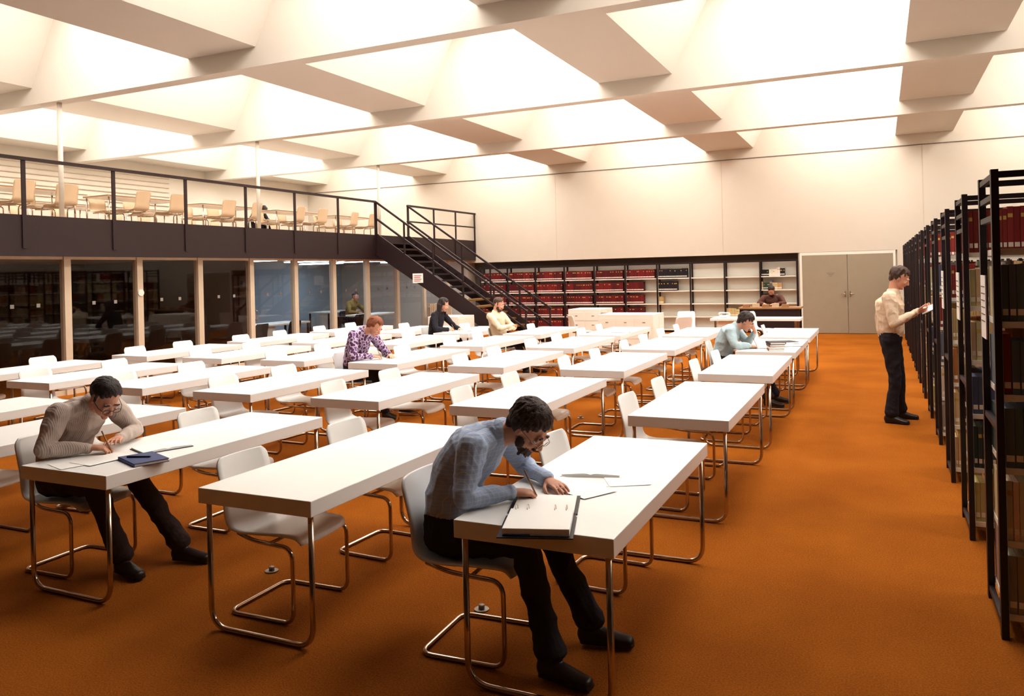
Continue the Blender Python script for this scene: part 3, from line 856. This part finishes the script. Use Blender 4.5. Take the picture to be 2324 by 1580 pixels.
bk = [(-.02, 0, .555), (-.04, 0, .69), (-.08, 0, .84), (-.10, 0, .99), (-.11, 0, 1.09)]
person('bearded_man_in_cream_shirt', (-6.32, 13.04, 0), -.1, writing(pitch=22, head=(-.04, 0, 1.24), spine=bk, elbowR=(.12, -.25, .82), wristR=(.22, .0, .86), hdirR=(.2, 1, 0), elbowL=(.12, .25, .80), wristL=(.25, .0, .81), hdirL=(.2, -1, 0), pen=None), dict(shirt=cloth('cream_shirt', (216, 196, 168)), hair=H_brown), vox=.01, hair='short', beard=True, seed=5)
person('man_in_light_blue_shirt', (-1.95, 10.84, 0), .0, writing(pitch=35, head=(.31, -.02, 1.09), spine=[(-.02, 0, .555), (-.01, 0, .68), (.03, 0, .82), (.10, 0, .94), (.17, 0, 1.02)], elbowL=(.30, .18, .79), wristL=(.41, .04, .96), hdirL=(-.2, -.1, 1), hnL=(-1, 0, 0), hsL=(0, -1, 0), curlL=(.5, .8, .6)), dict(shirt=cloth('light_blue_shirt', (168, 184, 188)), hair=H_dark), vox=.008, hair='medium', seed=6)
place('cantilever_chair', ME_CHAIR, (-2.45, 20.4, 0), -math.pi/2)
person('clerk_in_brown_sweater', (-2.45, 20.5, 0), -math.pi/2, writing(pitch=40, spine=up, head=(.24, 0, 1.22), elbowR=(.25, -.3, .92), wristR=(.65, -.13, .92), elbowL=(.25, .3, .92), wristL=(.65, .13, .92), pen=None), dict(shirt=cloth('brown_sweater', (96, 60, 48)), hair=H_dark), vox=.01, hair='short', beard=True, seed=7)
person('reader_in_black_coat', (-17.54, 18.86, ZD), 0, writing(), dict(shirt=cloth('black_coat', (26, 22, 28)), hair=H_dark), vox=.012, hair='medium', seed=8)
person('office_worker_in_ochre', (-14.10, 19.0, 0), .0, writing(spine=up, head=(.2, 0, 1.24), pitch=20), dict(shirt=cloth('ochre_shirt', (140, 116, 60)), hair=H_dark), vox=.012, hair='short', seed=9)
place('office_chair', ME_CHAIRD, (-14.05, 19.0, 0), 0)

ST = dict(g=1.25, spine=[(-.02, 0, .94), (-.02, 0, 1.06), (-.03, 0, 1.2), (-.02, 0, 1.36), (.02, 0, 1.475)], head=(.09, 0, 1.645), pitch=30,
          elbowR=(.05, -.30, 1.14), wristR=(.27, -.16, 1.27), hdirR=(.9, .35, .2), hnR=(.1, .6, .8), hsR=(0, -.7, .8), curlR=(.5, .7, .4),
          elbowL=(.05, .30, 1.14), wristL=(.27, .14, 1.27), hdirL=(.9, -.3, .2), hnL=(.1, -.5, .85), hsL=(0, .7, .8), curlL=(.5, .7, .4),
          kneeR=(.03, -.11, .51), kneeL=(.04, .12, .51), ankleR=(-.02, -.13, .09), ankleL=(.04, .19, .09))
sm_ = person('standing_man_in_cream_shirt', (.10, 10.1, 0), -.12, ST, dict(shirt=cloth('cream_shirt_long', (218, 194, 168)), hair=H_brown), vox=.007, hair='medium', seed=10)
k = MB()
for sg in (-1, 1):
    R = Matrix.Rotation(-sg*.35, 4, 'X')
    k.box(-.11, .11, *sorted((0, sg*.15)), .0, .004, 1, R=R); k.box(-.105, .105, *sorted((0, sg*.145)), .004, .014, 0, R=R)
b = k.obj('held_book', [M_paper, M_lead], (.40, -.01, 1.325), 0, parent=sm_); b.rotation_euler = (0, -.45, 0)

# ------------------------------------------------------------------ world, camera
w = bpy.data.worlds.new('World'); scene.world = w; w.use_nodes = True
w.node_tree.nodes['Background'].inputs[0].default_value = (.8, .85, 1, 1); w.node_tree.nodes['Background'].inputs[1].default_value = .3

cam = bpy.data.cameras.new('camera'); co = bpy.data.objects.new('camera', cam); COL.objects.link(co)
cam.sensor_width = 36; cam.lens = 36*1799/2324; cam.shift_y = -170/2324
cam.clip_start = .05; cam.clip_end = 200
co.matrix_world = Matrix.Translation((0, 0, 1.81)) @ Matrix.Rotation(math.radians(24.98), 4, 'Z') @ Matrix.Rotation(math.radians(90), 4, 'X') @ Matrix.Rotation(math.radians(-1.4), 4, 'Z')
scene.camera = co
